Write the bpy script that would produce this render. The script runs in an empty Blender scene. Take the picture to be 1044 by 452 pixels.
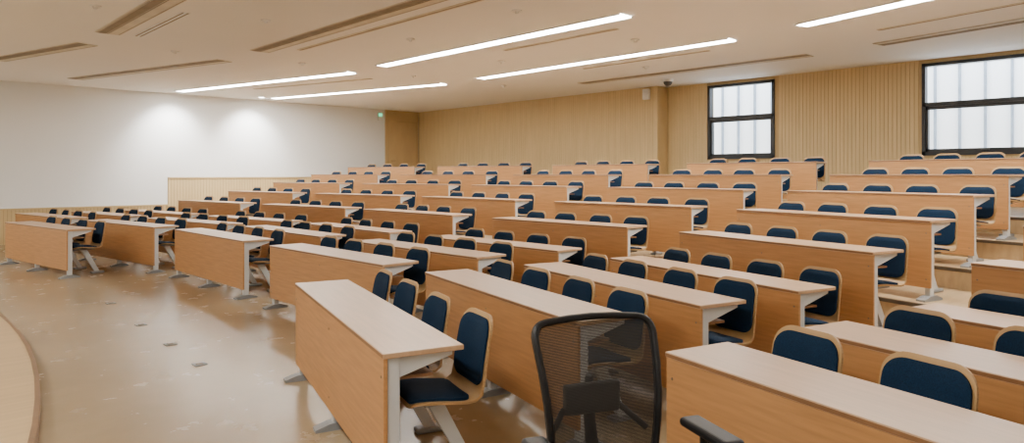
import bpy, bmesh, math, random
from mathutils import Vector, Matrix
random.seed(4)
D=bpy.data; C=bpy.context
COL=C.scene.collection
# ---------------------------------------------------------------- materials
def mat(name,col,rough=.5,metal=0,var=.08,scale=(6,6,6),detail=4,col2=None,bump=0,spec=.5,coord='Object',randv=0):
    m=D.materials.new(name); m.use_nodes=True
    nt=m.node_tree; N=nt.nodes; L=nt.links; b=N['Principled BSDF']
    b.inputs['Roughness'].default_value=rough; b.inputs['Metallic'].default_value=metal
    b.inputs['Specular IOR Level'].default_value=spec
    tc=N.new('ShaderNodeTexCoord'); mp=N.new('ShaderNodeMapping'); mp.inputs['Scale'].default_value=scale
    nz=N.new('ShaderNodeTexNoise'); nz.inputs['Scale'].default_value=1; nz.inputs['Detail'].default_value=detail
    cr=N.new('ShaderNodeValToRGB')
    c2=col2 or tuple(c*(1-var*2) for c in col)
    cr.color_ramp.elements[0].color=(*c2,1); cr.color_ramp.elements[1].color=(*[min(1,c*(1+(0 if col2 else var))) for c in col],1)
    cr.color_ramp.elements[0].position=.3; cr.color_ramp.elements[1].position=.7
    L.new(tc.outputs[coord],mp.inputs[0]); L.new(mp.outputs[0],nz.inputs[0]); L.new(nz.outputs[0],cr.inputs[0])
    out=cr.outputs[0]
    if randv:
        oi=N.new('ShaderNodeObjectInfo'); mr=N.new('ShaderNodeMapRange')
        mr.inputs[3].default_value=1-randv; mr.inputs[4].default_value=1+randv
        hs=N.new('ShaderNodeHueSaturation')
        L.new(oi.outputs['Random'],mr.inputs[0]); L.new(mr.outputs[0],hs.inputs['Value']); L.new(out,hs.inputs['Color']); out=hs.outputs[0]
    L.new(out,b.inputs['Base Color'])
    if bump:
        bp=N.new('ShaderNodeBump'); bp.inputs['Strength'].default_value=bump; bp.inputs['Distance'].default_value=.01
        L.new(nz.outputs[0],bp.inputs['Height']); L.new(bp.outputs[0],b.inputs['Normal'])
    return m
def emis(name,col,s):
    m=D.materials.new(name); m.use_nodes=True; b=m.node_tree.nodes['Principled BSDF']
    b.inputs['Base Color'].default_value=(*col,1); b.inputs['Emission Color'].default_value=(*col,1); b.inputs['Emission Strength'].default_value=s
    return m
M={}
M['panel']=mat('beech_panel',(.47,.235,.088),.4,scale=(3,3,45),var=.08,randv=.05)
M['top']=mat('beech_desktop',(.54,.35,.205),.3,scale=(40,3,3),var=.05,randv=.03)
M['edge']=mat('beech_edge',(.25,.125,.055),.45,scale=(5,5,5))
M['shell']=mat('beech_plywood',(.50,.31,.13),.35,scale=(20,4,4),var=.07)
M['plyedge']=mat('plywood_edge',(.42,.25,.105),.5,scale=(4,4,90),var=.15)
M['blue']=mat('blue_fabric',(.004,.022,.056),.85,scale=(180,180,180),var=.2,bump=.3,randv=.12,spec=.2)
M['steel']=mat('painted_steel',(.62,.63,.63),.4,scale=(3,3,3),var=.03)
M['foot']=mat('grey_cast_foot',(.26,.27,.28),.45,scale=(4,4,4))
M['screw']=mat('screw_metal',(.25,.2,.15),.4,metal=.7)
M['slat']=mat('slat_wood',(.62,.465,.235),.55,scale=(2,9,1),var=.04)
M['slatback']=mat('slat_backing',(.49,.355,.17),.7,scale=(2,5,1))
M['white']=mat('white_paint',(.83,.845,.845),.75,scale=(.6,.6,.6),var=.012)
M['ceil']=mat('ceiling_paint',(.85,.84,.81),.8,scale=(.5,.5,.5),var=.012)
M['vent']=mat('vent_metal',(.64,.59,.48),.6,scale=(3,3,3))
M['ventd']=mat('vent_slot_dark',(.26,.22,.16),.8)
M['tier']=mat('tier_wood',(.50,.36,.20),.4,scale=(1,14,5),var=.08)
M['nosing']=mat('step_nosing',(.10,.075,.05),.5)
M['stage']=mat('stage_wood',(.52,.37,.20),.4,scale=(1.2,16,4),var=.05)
M['stagenose']=mat('stage_nosing',(.22,.13,.07),.5)
M['door']=mat('door_veneer',(.52,.37,.18),.45,scale=(3,14,1),var=.05)
M['frame']=mat('window_frame_black',(.013,.015,.019),.4)
M['black']=mat('black_plastic',(.007,.007,.008),.45,spec=.35)
M['blackseat']=mat('black_cushion',(.012,.012,.013),.9,scale=(150,150,150),bump=.3)
M['grey']=mat('grey_plastic',(.06,.06,.06),.5)
M['chrome']=mat('chrome',(.6,.6,.6),.2,metal=1)
M['wplas']=mat('white_plastic',(.78,.78,.76),.4)
M['facade']=mat('facade_panel',(.84,.88,.93),.5,scale=(.5,.5,.2),var=.04)
M['facjoint']=mat('facade_joint',(.24,.29,.36),.6)
M['green']=emis('exit_green',(.1,.7,.35),2)
M['tube']=emis('luminaire_diffuser',(1,.96,.89),52)
M['spotlens']=emis('downlight_lens',(1,.96,.9),25)
def floor_mat():
    m=mat('vinyl_floor',(.37,.280,.168),.3,scale=(.6,.6,.6),detail=4,col2=(.295,.217,.125))
    nt=m.node_tree;N=nt.nodes;L=nt.links;b=N['Principled BSDF']
    tc=[n for n in N if n.type=='TEX_COORD'][0]
    n2=N.new('ShaderNodeTexNoise'); n2.inputs['Scale'].default_value=3.2; n2.inputs['Detail'].default_value=7; n2.inputs['Roughness'].default_value=.6
    L.new(tc.outputs['Object'],n2.inputs[0])
    r2=N.new('ShaderNodeValToRGB'); r2.color_ramp.elements[0].position=.3; r2.color_ramp.elements[1].position=.7
    r2.color_ramp.elements[0].color=(.90,.89,.87,1); r2.color_ramp.elements[1].color=(1.0,1.0,1.0,1)
    L.new(n2.outputs[0],r2.inputs[0])
    mx=N.new('ShaderNodeMix'); mx.data_type='RGBA'; mx.blend_type='MULTIPLY'; mx.inputs[0].default_value=1
    cr=[n for n in N if n.type=='VALTORGB' and n!=r2][0]
    L.new(cr.outputs[0],mx.inputs[6]); L.new(r2.outputs[0],mx.inputs[7]); L.new(mx.outputs[2],b.inputs['Base Color'])
    mr=N.new('ShaderNodeMapRange'); mr.inputs[3].default_value=.23; mr.inputs[4].default_value=.30
    L.new(n2.outputs[0],mr.inputs[0]); L.new(mr.outputs[0],b.inputs['Roughness'])
    return m
M['floor']=floor_mat()
def mesh_fabric():
    m=D.materials.new('mesh_fabric'); m.use_nodes=True; nt=m.node_tree;N=nt.nodes;L=nt.links;b=N['Principled BSDF']
    b.inputs['Base Color'].default_value=(.018,.016,.014,1); b.inputs['Roughness'].default_value=.7
    tc=N.new('ShaderNodeTexCoord'); sp=N.new('ShaderNodeSeparateXYZ'); L.new(tc.outputs['Object'],sp.inputs[0])
    outs=[]
    for ax,f in (('Y',1450),('Z',1250)):
        mu=N.new('ShaderNodeMath'); mu.operation='MULTIPLY'; mu.inputs[1].default_value=f; L.new(sp.outputs[ax],mu.inputs[0])
        si=N.new('ShaderNodeMath'); si.operation='SINE'; L.new(mu.outputs[0],si.inputs[0])
        gt=N.new('ShaderNodeMath'); gt.operation='GREATER_THAN'; gt.inputs[1].default_value=0.12; L.new(si.outputs[0],gt.inputs[0]); outs.append(gt)
    a=N.new('ShaderNodeMath'); a.operation='MULTIPLY'; L.new(outs[0].outputs[0],a.inputs[0]); L.new(outs[1].outputs[0],a.inputs[1])
    inv=N.new('ShaderNodeMath'); inv.operation='SUBTRACT'; inv.inputs[0].default_value=1; L.new(a.outputs[0],inv.inputs[1])
    L.new(inv.outputs[0],b.inputs['Alpha'])
    return m
M['mesh']=mesh_fabric()
# ---------------------------------------------------------------- mesh builder
class MB:
    def __init__(s): s.v=[];s.f=[];s.m=[];s.mats=[];s.sm=[]
    def mi(s,k):
        if k not in s.mats: s.mats.append(k)
        return s.mats.index(k)
    def add(s,vs,fs,k,smooth=False,M4=None):
        o=len(s.v)
        for p in vs:
            p=Vector(p)
            if M4: p=M4@p
            s.v.append(p)
        i=s.mi(k)
        for f in fs: s.f.append([o+a for a in f]); s.m.append(i); s.sm.append(smooth)
    def box(s,x0,x1,y0,y1,z0,z1,k,M4=None):
        vs=[(x,y,z) for x in (x0,x1) for y in (y0,y1) for z in (z0,z1)]
        s.add(vs,[(0,1,3,2),(4,6,7,5),(0,4,5,1),(2,3,7,6),(0,2,6,4),(1,5,7,3)],k,False,M4)
    def bbox(s,x0,x1,y0,y1,z0,z1,k,r=.004,seg=2,M4=None):
        bm=bmesh.new(); bmesh.ops.create_cube(bm,size=1)
        for v in bm.verts: v.co=Vector(((x0+x1)/2+v.co.x*(x1-x0),(y0+y1)/2+v.co.y*(y1-y0),(z0+z1)/2+v.co.z*(z1-z0)))
        bmesh.ops.bevel(bm,geom=bm.edges[:],offset=r,segments=seg,affect='EDGES',profile=.5)
        s.add([v.co for v in bm.verts],[[v.index for v in f.verts] for f in bm.faces],k,False,M4); bm.free()
    def cyl(s,p0,p1,r0,r1,k,n=12,smooth=True):
        p0=Vector(p0);p1=Vector(p1);d=(p1-p0).normalized()
        a=d.orthogonal().normalized(); b=d.cross(a)
        vs=[];
        for p,r in((p0,r0),(p1,r1)):
            for i in range(n):
                t=2*math.pi*i/n; vs.append(p+a*r*math.cos(t)+b*r*math.sin(t))
        s.add(vs,[(i,(i+1)%n,n+(i+1)%n,n+i) for i in range(n)],k,smooth)
        s.add(vs,[list(range(n))[::-1],list(range(n,2*n))],k,False)
    def tube(s,pts,r,k,n=8,closed=False):
        pts=[Vector(p) for p in pts]; m=len(pts); vs=[]
        ref=None
        for i,p in enumerate(pts):
            a=pts[(i-1)%m] if (closed or i>0) else p; b=pts[(i+1)%m] if (closed or i<m-1) else p
            t=(b-a).normalized()
            if ref is None: ref=t.orthogonal().normalized()
            ref=(ref-t*ref.dot(t)).normalized(); q=t.cross(ref)
            rr=r[i] if isinstance(r,(list,tuple)) else r
            for j in range(n):
                an=2*math.pi*j/n; vs.append(p+ref*rr*math.cos(an)+q*rr*math.sin(an))
        fs=[]
        for i in range(m if closed else m-1):
            for j in range(n):
                i2=(i+1)%m; fs.append((i*n+j,i*n+(j+1)%n,i2*n+(j+1)%n,i2*n+j))
        s.add(vs,fs,k,True)
        if not closed: s.add(vs,[list(range(n))[::-1],[(m-1)*n+j for j in range(n)]],k)
    def mesh(s,name):
        me=D.meshes.new(name); me.from_pydata(s.v,[],s.f); me.update()
        for k in s.mats: me.materials.append(M[k])
        for p,i,sm in zip(me.polygons,s.m,s.sm): p.material_index=i; p.use_smooth=sm
        bm=bmesh.new(); bm.from_mesh(me); bmesh.ops.recalc_face_normals(bm,faces=bm.faces[:]); bm.to_mesh(me); bm.free()
        return me
    def obj(s,name,loc=(0,0,0),rz=0,parent=None):
        return put(s.mesh(name),name,loc,rz,parent)
def put(me,name,loc=(0,0,0),rz=0,parent=None):
    o=D.objects.new(name,me); o.location=loc; o.rotation_euler=(0,0,rz); COL.objects.link(o)
    if parent: o.parent=parent
    return o
# ---------------------------------------------------------------- layout   X = towards back wall, Y = towards white side wall
H_C=3.73; VW=19.3; UB=14.4; YR=-3.6; UF=-5.0
R=[2.5,3.6,4.62,5.68,6.78,7.95,9.13,10.3,11.5]
RISE=.2125
hz=lambda k: max(0,k-3)*RISE
SR=.268; SL=.15; BR=4.8; BL=11.4
def line(k,v):
    if v<BR: return R[k]-SR*(BR-v)
    if v>BL: return R[k]-SL*(v-BL)
    return R[k]
# ---------------------------------------------------------------- desk mesh
def desk_mesh(L):
    b=MB()
    b.bbox(-.004,.41,0,L,.724,.75,'top',.004)
    b.box(-.0055,.4115,.006,L-.006,.728,.7445,'edge')
    b.bbox(0,.02,.004,L-.004,.12,.724,'panel',.003)
    b.box(.03,.27,.06,L-.06,.60,.615,'edge')
    n=3
    for i in range(n):
        y=.045+(L-.09)*i/(n-1)
        b.bbox(.022,.085,y-.025,y+.025,.03,.722,'steel',.004)
        vs=[(.08,y-.015,.722),(.36,y-.015,.722),(.36,y-.015,.70),(.08,y-.015,.62),(.08,y+.015,.722),(.36,y+.015,.722),(.36,y+.015,.70),(.08,y+.015,.62)]
        b.add(vs,[(0,1,2,3),(4,7,6,5),(0,4,5,1),(1,5,6,2),(2,6,7,3),(3,7,4,0)],'steel')
        vs=[];
        prof=[(-.09,0),(-.09,.018),(.0,.045),(.10,.05),(.19,.018),(.19,0)]
        for yy in (y-.042,y+.042): vs+=[(p[0],yy,p[1]) for p in prof]
        m=len(prof)
        b.add(vs,[list(range(m)),list(range(m,2*m))[::-1]]+[(i2,(i2+1)%m,m+(i2+1)%m,m+i2) for i2 in range(m)],'foot')
        for z in (.2,.63):
            b.cyl((-.003,y,z),(.001,y,z),.007,.007,'screw',8)
    return b.mesh('lecture_desk')
# ---------------------------------------------------------------- chair mesh
def chair_mesh():
    b=MB()
    ctrl=[(-.235,.415),(-.225,.435),(-.19,.445),(-.10,.438),(.0,.425),(.08,.42),(.125,.435),(.155,.475),(.17,.52),(.18,.59),(.195,.68),(.212,.77),(.23,.845)]
    def cat(P,n):
        out=[]
        for i in range(len(P)-1):
            p0=P[max(0,i-1)];p1=P[i];p2=P[i+1];p3=P[min(len(P)-1,i+2)]
            for j in range(n):
                t=j/n
                out.append(tuple(.5*((2*p1[a])+(-p0[a]+p2[a])*t+(2*p0[a]-5*p1[a]+4*p2[a]-p3[a])*t*t+(-p0[a]+3*p1[a]-3*p2[a]+p3[a])*t**3) for a in (0,1)))
        out.append(P[-1]); return out
    P=cat(ctrl,3)
    S=[0]
    for i in range(1,len(P)): S.append(S[-1]+math.dist(P[i],P[i-1]))
    T=S[-1]
    def nrm(i):
        a=P[max(0,i-1)];c=P[min(len(P)-1,i+1)]; dx,dz=c[0]-a[0],c[1]-a[1]; l=math.hypot(dx,dz); return (-dz/l,dx/l)
    def hw(s,r,w,s0,s1):
        d=min(s-s0,s1-s); wv=w
        if d<r: wv=w-r+math.sqrt(max(0,r*r-(r-d)**2))
        return wv
    def sheet(s0,s1,w,r,o0,o1,k,ek,nj=8,wfun=None,dome=0):
        ss=[];n=26
        for i in range(n+1):
            t=i/n; t=.5-.5*math.cos(math.pi*t); ss.append(s0+(s1-s0)*t)
        top=[];bot=[]
        for s in ss:
            j=0
            while j<len(S)-2 and S[j+1]<s: j+=1
            f=(s-S[j])/(S[j+1]-S[j]); x=P[j][0]*(1-f)+P[j+1][0]*f; z=P[j][1]*(1-f)+P[j+1][1]*f
            n0=nrm(j);n1=nrm(j+1);nx=n0[0]*(1-f)+n1[0]*f;nz=n0[1]*(1-f)+n1[1]*f
            W=w*(1 if not wfun else wfun(s/T)); h=hw(s,r,W,s0,s1)
            for q in range(nj+1):
                y=-1+2*q/nj; c=.022*(y*h/w)**2*(1 if s/T>.5 else .3)
                dm=dome*(1-abs(y)**4)*min(1,(min(s-s0,s1-s))/.03)
                top.append((x+nx*(o1+dm+c),y*h,z+nz*(o1+dm+c))); bot.append((x+nx*(o0+c),y*h,z+nz*(o0+c)))
        m=nj+1; N=n+1; fs=[];
        for i in range(n):
            for q in range(nj): fs.append((i*m+q,i*m+q+1,(i+1)*m+q+1,(i+1)*m+q))
        b.add(top,fs,k,True); b.add(bot,[f[::-1] for f in fs],k if k!='blue' else 'blue',True)
        ring=[q for q in range(m)]+[i*m+nj for i in range(1,N)]+[n*m+q for q in range(nj-1,-1,-1)]+[i*m for i in range(n-1,0,-1)]
        o=len(top); b.add(top+bot,[(ring[i],ring[(i+1)%len(ring)],o+ring[(i+1)%len(ring)],o+ring[i]) for i in range(len(ring))],ek,False)
    wf=lambda t: 1.0 if t<.45 else 1.0-.08*(t-.45)/.55
    sheet(0,T,.212,.10,-.007,.007,'shell','plyedge',wfun=wf)
    sheet(.02,.34,.194,.06,.007,.022,'blue','blue',dome=.012)
    sheet(T-.38,T-.026,.195,.085,.007,.018,'blue','blue',wfun=lambda t:1.0 -.08*max(0,t-.5)/.5,dome=.010)
    def slab(p0,p1,w0,w1,t,k):
        (x0,z0),(x1,z1)=p0,p1
        vs=[(x0-w0,-t,z0),(x0+w0,-t,z0),(x1+w1,-t,z1),(x1-w1,-t,z1),(x0-w0,t,z0),(x0+w0,t,z0),(x1+w1,t,z1),(x1-w1,t,z1)]
        b.add(vs,[(0,1,2,3),(4,7,6,5),(0,4,5,1),(1,5,6,2),(2,6,7,3),(3,7,4,0)],k)
    slab((-.06,.40),(.14,.03),.045,.035,.02,'steel')
    b.bbox(-.14,.08,-.10,.10,.395,.412,'foot',.004)
    b.bbox(.05,.24,-.045,.045,0,.032,'foot',.01)
    b.cyl((.16,0,.03),(.16,0,.042),.02,.018,'screw',8)
    return b.mesh('lecture_chair')
CH=chair_mesh(); DM={}
def desk(p_near,p_far,z,n=4):
    p0=Vector(p_near);p1=Vector(p_far);L=round((p1-p0).length,2)
    if L not in DM: DM[L]=desk_mesh(L)
    t=(p1-p0).normalized(); th=math.atan2(-t.x,t.y)
    put(DM[L],'lecture_desk',(p0.x,p0.y,z),th)
    nv=Vector((math.cos(th),math.sin(th)))
    for i in range(n):
        s=L*(i+.5)/n+random.uniform(-.015,.015)
        q=p0+t*s+nv*(.42+random.uniform(-.008,.008))
        put(CH,'lecture_chair',(q.x,q.y,z),th+math.radians(random.uniform(-2.5,2.5)))
A_far=[5.07,4.86,4.62,4.38,4.25,4.18,4.08,3.98,3.85]
Z_far=[None,1.88,1.66,1.46,1.31,1.2,1.12,1.04,.96]
B_far=[None,7.97,7.8,7.65,7.52,7.36,7.25,7.24,7.2]
C_far=[None,11.35,11.25,11.15,11.05,10.85,10.75,10.75,10.7]
D_near=[12.35,12.05,11.95,11.85,11.65,11.55,11.5,11.6,11.65]
desk((1.81,2.77),(2.5,5.07),0)
for k in range(9):
    z=hz(k)
    if k>0:
        a=A_far[k]; an=Z_far[k]+.72
        desk((line(k,an),an),(line(k,min(a,BR)),a),z)
        desk((line(k,Z_far[k]-2.28),Z_far[k]-2.28),(line(k,Z_far[k]),Z_far[k]),z)
        desk((R[k],B_far[k]-2.45),(R[k],B_far[k]),z)
        c=min(C_far[k],11.4); desk((R[k],c-2.6),(R[k],c),z)
        e=D_near[k]+3.6; desk((line(k,e),e),(line(k,e+2.75),e+2.75),z)
    d=D_near[k]; desk((line(k,d),d),(line(k,d+2.75),d+2.75),z)
# ---------------------------------------------------------------- room shell
b=MB(); b.box(UF,UB,YR,VW,-.1,0,'floor'); b.obj('floor')
for k in range(4,9):
    b=MB(); h=hz(k); off=-.22
    def fr(kk,v): return line(kk,v)+off
    vs=[YR,BR,BL,VW]
    for i in range(3):
        a0,a1=vs[i],vs[i+1]
        if k<8: x=[fr(k,a0),fr(k,a1),fr(k+1,a1),fr(k+1,a0)]
        else: x=[fr(k,a0),fr(k,a1),UB,UB]
        base=[(x[0],a0),(x[1],a1),(x[2],a1),(x[3],a0)]
        V=[(p[0],p[1],.0) for p in base]+[(p[0],p[1],h) for p in base]
        b.add(V,[(0,1,2,3),(4,7,6,5),(0,4,5,1),(1,5,6,2),(2,6,7,3),(3,7,4,0)],'tier')
        V=[(x[0]-.006,a0,h-.03),(x[1]-.006,a1,h-.03),(x[1]+.04,a1,h-.03),(x[0]+.04,a0,h-.03)]
        V+= [(p[0],p[1],h+.004) for p in V]
        b.add(V,[(0,1,2,3),(4,7,6,5),(0,4,5,1),(1,5,6,2),(2,6,7,3),(3,7,4,0)],'nosing')
    b.obj('floor_tier_%d'%(k-3))
# curved stage
b=MB(); n=40; rad=18; cu=1.14-rad; cv=8.5; hs=.10
top=[]
SY0,SY1=YR+.02,VW-.06
for i in range(n+1):
    v=SY0+(SY1-SY0)*i/n; u=cu+math.sqrt(rad*rad-(v-cv)**2); top.append((u,v))
for i in range(n):
    (u0,v0),(u1,v1)=top[i],top[i+1]
    X0=UF+.02
    V=[(X0,v0,0),(u0,v0,0),(u1,v1,0),(X0,v1,0),(X0,v0,hs),(u0,v0,hs),(u1,v1,hs),(X0,v1,hs)]
    b.add(V,[(0,1,2,3),(4,7,6,5),(1,5,6,2)],'stage')
    V=[(u0-.02,v0,0),(u0+.012,v0,0),(u1+.012,v1,0),(u1-.02,v1,0)]
    V+=[(p[0],p[1],hs+.004) for p in V]
    b.add(V,[(4,7,6,5),(1,5,6,2),(0,1,2,3)],'stagenose')
b.obj('floor_stage')
b=MB(); b.box(UF-.2,UB+.3,YR-.2,VW+.2,H_C,H_C+.15,'ceil'); b.obj('ceiling')
b=MB(); b.box(UF,UB+.2,VW,VW+.15,-.1,H_C,'white'); b.obj('wall_left')
b=MB(); b.box(UF,UB+.2,YR-.15,YR,-.1,H_C,'white'); b.obj('wall_right')
b=MB(); b.box(UF-.15,UF,YR-.15,VW+.15,-.1,H_C,'white'); b.obj('wall_front')
def slats_x(name,x0,x1,y,z0,z1,cap=True):
    b=MB(); b.box(x0,x1,y-.02,y,z0,z1,'slatback')
    p=.075;n=int((x1-x0)/p)
    for i in range(n):
        b.box(x0+i*p+.006,x0+i*p+.069,y-.032,y-.02,z0,z1-.03,'slat')
    if cap: b.box(x0,x1,y-.05,y,z1-.03,z1,'slat')
    return b.obj(name)
slats_x('trim_1',-1,5.95,VW,0,.82)
slats_x('trim_2',5.95,12.6,VW,0,1.53)
# back wall with windows
b=MB()
W=[(6.84,8.45),(2.0,4.0)]; ZS,ZT=1.95,3.66
segs=[(YR,2.0),(4.0,6.84),(8.45,VW)]
for a,c in segs: b.box(UB,UB+.25,a,c,-.1,H_C,'slatback')
for a,c in W: b.box(UB,UB+.25,a,c,-.1,ZS,'slatback'); b.box(UB,UB+.25,a,c,ZT,H_C,'slatback')
p=.075
v=YR
while v<9.5:
    c0,c1=v+.007,v+.068
    inw=any(c1>a-.03 and c0<c+.03 for a,c in W)
    b.box(UB-.008,UB,c0,c1,.9,ZS-.03 if inw else H_C,'slat')
    v+=p
b.box(14.0,UB,9.58,VW,0,H_C,'slatback')
b.box(13.985,UB,9.565,9.63,.9,H_C,'slat')
v=9.63
while v<VW-.1:
    b.box(13.990,14.0,v+.007,v+.068,.9,H_C,'slat'); v+=p
b.obj('wall_back')
for i,(a,c) in enumerate(W):
    b=MB(); x0,x1=UB-.03,UB+.12
    f=.06
    b.box(x0,x1,a,a+f,ZS,ZT,'frame'); b.box(x0,x1,c-f,c,ZS,ZT,'frame')
    b.box(x0,x1,a,c,ZS,ZS+.07,'frame'); b.box(x0,x1,a,c,ZT-.06,ZT,'frame')
    b.box(x0,x1,a,c,2.86,2.93,'frame')
    b.box(x0+.03,x1-.02,a+f,c-f,2.80,2.86,'frame'); b.box(x0+.03,x1-.02,a+f,c-f,ZS+.07,ZS+.12,'frame')
    b.box(x0+.03,x1-.02,a+f,a+f+.04,ZS+.07,2.86,'frame'); b.box(x0+.03,x1-.02,c-f-.04,c-f,ZS+.07,2.86,'frame')
    b.box(x0-.03,x0+.02,(a+c)/2-.06,(a+c)/2+.06,ZS+.085,ZS+.105,'grey')
    b.obj('window_%d'%(i+1))
b=MB(); b.box(17.0,17.2,-2,16,-2,7,'facade')
v=-2
while v<16:
    b.box(16.94,17.0,v,v+.045,-2,7,'facjoint'); v+=.46
b.obj('wall_neighbouring_building')
# door
b=MB()
b.box(12.65,13.96,VW-.05,VW-.002,1.066,H_C-.002,'door')
for x in (12.72,13.85): b.box(x,x+.04,VW-.07,VW-.05,1.066,H_C-.35,'slatback')
b.box(12.72,13.89,VW-.07,VW-.05,H_C-.39,H_C-.35,'slatback')
b.bbox(12.76,13.85,VW-.075,VW-.05,1.066,H_C-.39,'door',.004)
b.cyl((12.85,VW-.08,2.05),(12.85,VW-.13,2.05),.012,.012,'chrome'); b.cyl((12.85,VW-.12,2.05),(12.98,VW-.12,2.05),.01,.01,'chrome')
b.obj('door_1')
# ---------------------------------------------------------------- ceiling fittings
HF=H_C-.001
def strip(name,p0,p1,parts):
    p0=Vector(p0);p1=Vector(p1);L=(p1-p0).length;t=(p1-p0)/L;th=math.atan2(-t.x,t.y)
    b=MB()
    for (x0,x1,z0,z1,k) in parts: b.box(x0,x1,0,L,z0,z1,k)
    return b.obj(name,(p0.x,p0.y,HF),th)
LP=[(-.145,-.12,-.018,0,'wplas'),(.12,.145,-.018,0,'wplas'),(-.12,.12,-.010,-.001,'tube')]
for a,c in (((7.45,5.6),(7.45,11.5)),((10.0,5.45),(10.0,11.5)),((7.5,12.7),(6.0,18.6)),((10.0,12.8),(8.45,18.5)),((9.75,4.25),(8.3,-1.4)),((7.2,4.4),(5.75,-1.3)),((-1.5,5.7),(-1.5,11.6)),((.3,4.4),(-1.2,-1.3)),((-1.5,12.7),(-2.8,18.6))):  # strips at the end, over the stage, are unseen and added for ambient light
    strip('linear_ceiling_light',a,c,LP)
VP=[(-.17,.17,-.008,0,'vent'),(-.13,-.02,-.012,-.007,'ventd'),(.02,.13,-.012,-.007,'vent'),(-.005,.005,-.014,-.007,'ventd'),(-.15,-.145,-.012,-.007,'ventd'),(.145,.15,-.012,-.007,'ventd')]
VT=[(-.05,.05,-.008,0,'vent'),(-.012,.012,-.011,-.007,'ventd')]
for a,c in (((5.06,6.2),(5.06,11.6)),((5.0,13.0),(3.55,17.8)),((2.76,5.6),(2.76,11.7)),((2.75,12.9),(1.9,15.9)),((12.3,5.2),(12.3,10.5)),((12.1,4.0),(11.3,.5))):
    strip('ceiling_air_vent',a,c,VP)
for a,c in (((5.5,5.8),(5.5,11.0)),((8.05,6.2),(8.05,8.6)),((10.6,6.2),(10.6,9.0)),((8.3,13.2),(7.2,16.8)),((10.9,3.6),(10.2,.6))):
    strip('ceiling_slot_diffuser',a,c,VT)
strip('ceiling_slot_diffuser',(3.15,9.5),(3.15,11.6),[(-.06,.06,-.008,0,'wplas'),(-.04,-.02,-.011,-.007,'ventd'),(.02,.04,-.011,-.007,'ventd')])
for (x,y) in ((2.2,9.9),(6.2,12.3),(6.3,8.9),(8.8,9.5),(6.2,6.4),(8.9,6.5),(11.3,8),(4.0,12.6),(4.1,9.2),(8.7,12.2),(11.2,12)):
    b=MB(); b.cyl((0,0,0),(0,0,-.02),.07,.065,'wplas',20); b.cyl((0,0,-.02),(0,0,-.05),.03,.02,'wplas',12); b.obj('sprinkler_head',(x,y,HF))
for (x,y) in ((6.0,18.45),(8.1,18.45)):
    b=MB(); b.cyl((0,0,0),(0,0,-.012),.10,.095,'wplas',20); b.cyl((0,0,-.012),(0,0,-.016),.07,.07,'spotlens',20); b.obj('recessed_downlight',(x,y,HF))
    ld=D.lights.new('downlight_spot','SPOT'); ld.energy=480; ld.spot_size=math.radians(95); ld.spot_blend=.9; ld.color=(1,.99,.97); ld.shadow_soft_size=.07
    lo=D.objects.new('downlight_lamp',ld); lo.location=(x,y,H_C-.05); COL.objects.link(lo)
    d=Vector((0,.6,-1)); lo.rotation_euler=d.to_track_quat('-Z','Y').to_euler()
b=MB(); b.cyl((0,0,0),(0,0,-.05),.12,.115,'wplas',20); 
for i in range(6):
    a0=math.pi/2*i/6;a1=math.pi/2*(i+1)/6
    b.cyl((0,0,-.05-.10*math.sin(a0)),(0,0,-.05-.10*math.sin(a1)),.10*math.cos(a0),max(.002,.10*math.cos(a1)),'grey',20)
b.obj('dome_camera',(13.2,8.75,HF))
b=MB(); b.bbox(-.10,0,-.09,.09,-.13,.13,'wplas',.02,3); b.bbox(-.104,-.099,-.07,.07,-.11,.11,'wplas',.002); b.obj('loudspeaker',(13.98,9.85,3.55))
b=MB(); b.bbox(-.09,.09,-.04,0,-.05,.22,'wplas',.01); b.box(-.07,.07,-.044,-.04,.08,.18,'green'); b.obj('exit_sign',(12.45,VW-.001,3.42))
for (x,y) in ((2.2,8.0),(2.15,6.9),(2.1,6.0),(2.3,9.6)):
    b=MB(); b.bbox(-.05,.05,-.05,.05,0,.008,'foot',.003); b.cyl((0,0,.008),(0,0,.014),.03,.028,'screw',12); b.obj('floor_outlet_box',(x,y,0))
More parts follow.
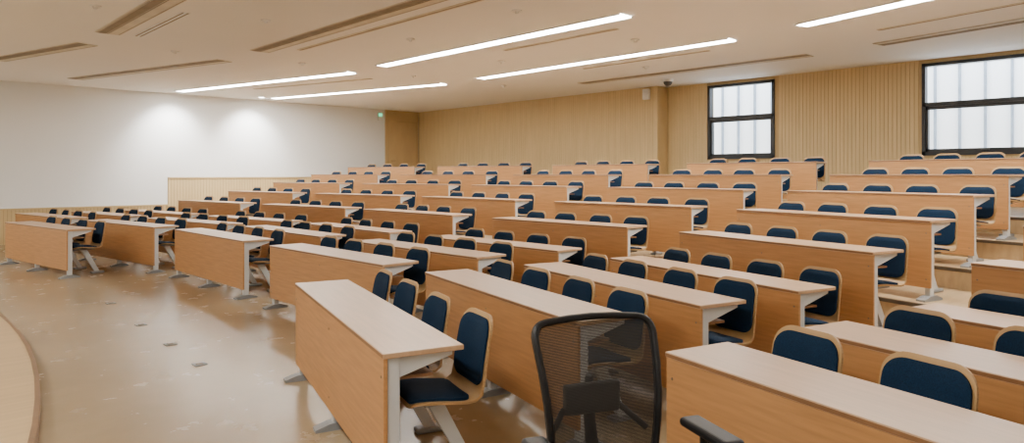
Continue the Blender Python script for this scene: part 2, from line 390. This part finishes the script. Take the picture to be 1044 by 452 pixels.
# ---------------------------------------------------------------- mesh office chair (local +x = facing)
def office_chair(loc,rz):
    e=D.objects.new('mesh_office_chair',None); e.location=loc; e.rotation_euler=(0,0,rz); COL.objects.link(e)
    def bx(z): t=(z-.50)/.54; return -.20-.10*t+.05*math.sin(math.pi*t)
    ZB,ZTp=.50,1.035; W0,W1=.205,.252
    def outline():
        pts=[]; r=.06
        cs=[(-W0,ZB),(W0,ZB),(W1,ZTp),(-W1,ZTp)]
        for i in range(4):
            p=Vector(cs[i]);a=Vector(cs[i-1]);c=Vector(cs[(i+1)%4])
            pa=p+(a-p).normalized()*r; pc=p+(c-p).normalized()*r
            for j in range(7):
                t=j/6; q=pa*(1-t)**2+p*2*t*(1-t)+pc*t*t; pts.append(q)
            nx=c+(p-c).normalized()*r
            for j in (1,2,3): pts.append(pc*(1-j/4)+nx*(j/4))
        return [Vector((bx(q.y)+.25*q.x*q.x,q.x,q.y+(.018*(1-(q.x/.255)**2) if q.y>.9 else 0))) for q in pts]
    O=outline()
    b=MB(); b.tube(O,.013,'black',8,True); b.tube([p+Vector((-.012,0,0)) for p in O],.012,'black',8,True); b.obj('back_frame',parent=e)
    b=MB(); vs=[];nz,ny=24,16; z1=ZTp+.012
    for i in range(nz+1):
        z=ZB+.004+(z1-ZB-.008)*i/nz
        w=W0+(W1-W0)*(z-ZB)/(ZTp-ZB)
        d=min(z-ZB,z1-z); r=.045
        if d<r: w=w-r+math.sqrt(max(0,r*r-(r-d)**2))
        for j in range(ny+1):
            y=w*(-1+2*j/ny); vs.append((bx(z)+.25*y*y-.004,y,z))
    b.add(vs,[(i*(ny+1)+j,i*(ny+1)+j+1,(i+1)*(ny+1)+j+1,(i+1)*(ny+1)+j) for i in range(nz) for j in range(ny)],'mesh',True)
    b.obj('back_mesh',parent=e)
    b=MB(); b.bbox(-.31,-.285,-.12,.12,.68,.80,'grey',.012,3); b.tube([(-.32,0,.82),(-.33,0,.72),(-.30,0,.58),(-.24,0,.48),(-.12,0,.42)],[.016,.02,.026,.03,.03],'black',10)
    b.tube([(-.315,.0,.74),(-.30,.12,.70),(-.235,.205,.62)],.012,'black'); b.tube([(-.315,0,.74),(-.30,-.12,.70),(-.235,-.205,.62)],.012,'black')
    b.obj('back_spine',parent=e)
    b=MB(); b.bbox(-.22,.26,-.25,.25,.43,.51,'blackseat',.035,4); b.bbox(-.15,.15,-.12,.12,.38,.43,'black',.01); b.obj('seat',parent=e)
    for s in (-1,1):
        b=MB(); b.tube([(.0,s*.20,.42),(.0,s*.29,.42),(.0,s*.315,.46),(-.01,s*.315,.66)],[.018,.018,.02,.022],'black',10)
        b.bbox(-.12,.16,s*.315-.045,s*.315+.045,.66,.695,'black',.016,4); b.obj('armrest_%s'%('left' if s>0 else 'right'),parent=e)
    b=MB(); b.cyl((0,0,.10),(0,0,.26),.03,.03,'black'); b.cyl((0,0,.26),(0,0,.39),.016,.016,'chrome')
    for i in range(5):
        a=2*math.pi*i/5+.3; c,s=math.cos(a),math.sin(a)
        b.tube([(0,0,.13),(.16*c,.16*s,.115),(.30*c,.30*s,.085)],[.028,.022,.016],'black')
        for o in (-.014,.014):
            q=Vector((.30*c-o*s,.30*s+o*c,.028)); t=Vector((-s,c,0))*.008
            b.cyl(q-t,q+t,.028,.028,'black',14)
        b.cyl((.30*c,.30*s,.03),(.30*c,.30*s,.085),.008,.008,'chrome',8)
    b.obj('star_base',parent=e)
yaw=math.radians(-43.7)
r=Vector((math.cos(yaw),math.sin(yaw))); f=Vector((-math.sin(yaw),math.cos(yaw)))
fc=r*.33+f*-.94; bc=r*.32+f*2.62
fd=fc.normalized(); pos=bc+fd*.26
office_chair((pos.x,pos.y,0),math.atan2(fd.y,fd.x))
# ---------------------------------------------------------------- world
w=D.worlds.new('World'); C.scene.world=w; w.use_nodes=True
w.node_tree.nodes['Background'].inputs[0].default_value=(.86,.93,1,1); w.node_tree.nodes['Background'].inputs[1].default_value=9.0
# ---------------------------------------------------------------- camera
cd=D.cameras.new('camera'); cd.sensor_width=36; cd.lens=702/1044*36; cd.shift_y=-48/1044; cd.clip_start=.05
co=D.objects.new('camera',cd); co.location=(0,0,1.6); co.rotation_euler=(math.pi/2,0,yaw); COL.objects.link(co)
C.scene.camera=co
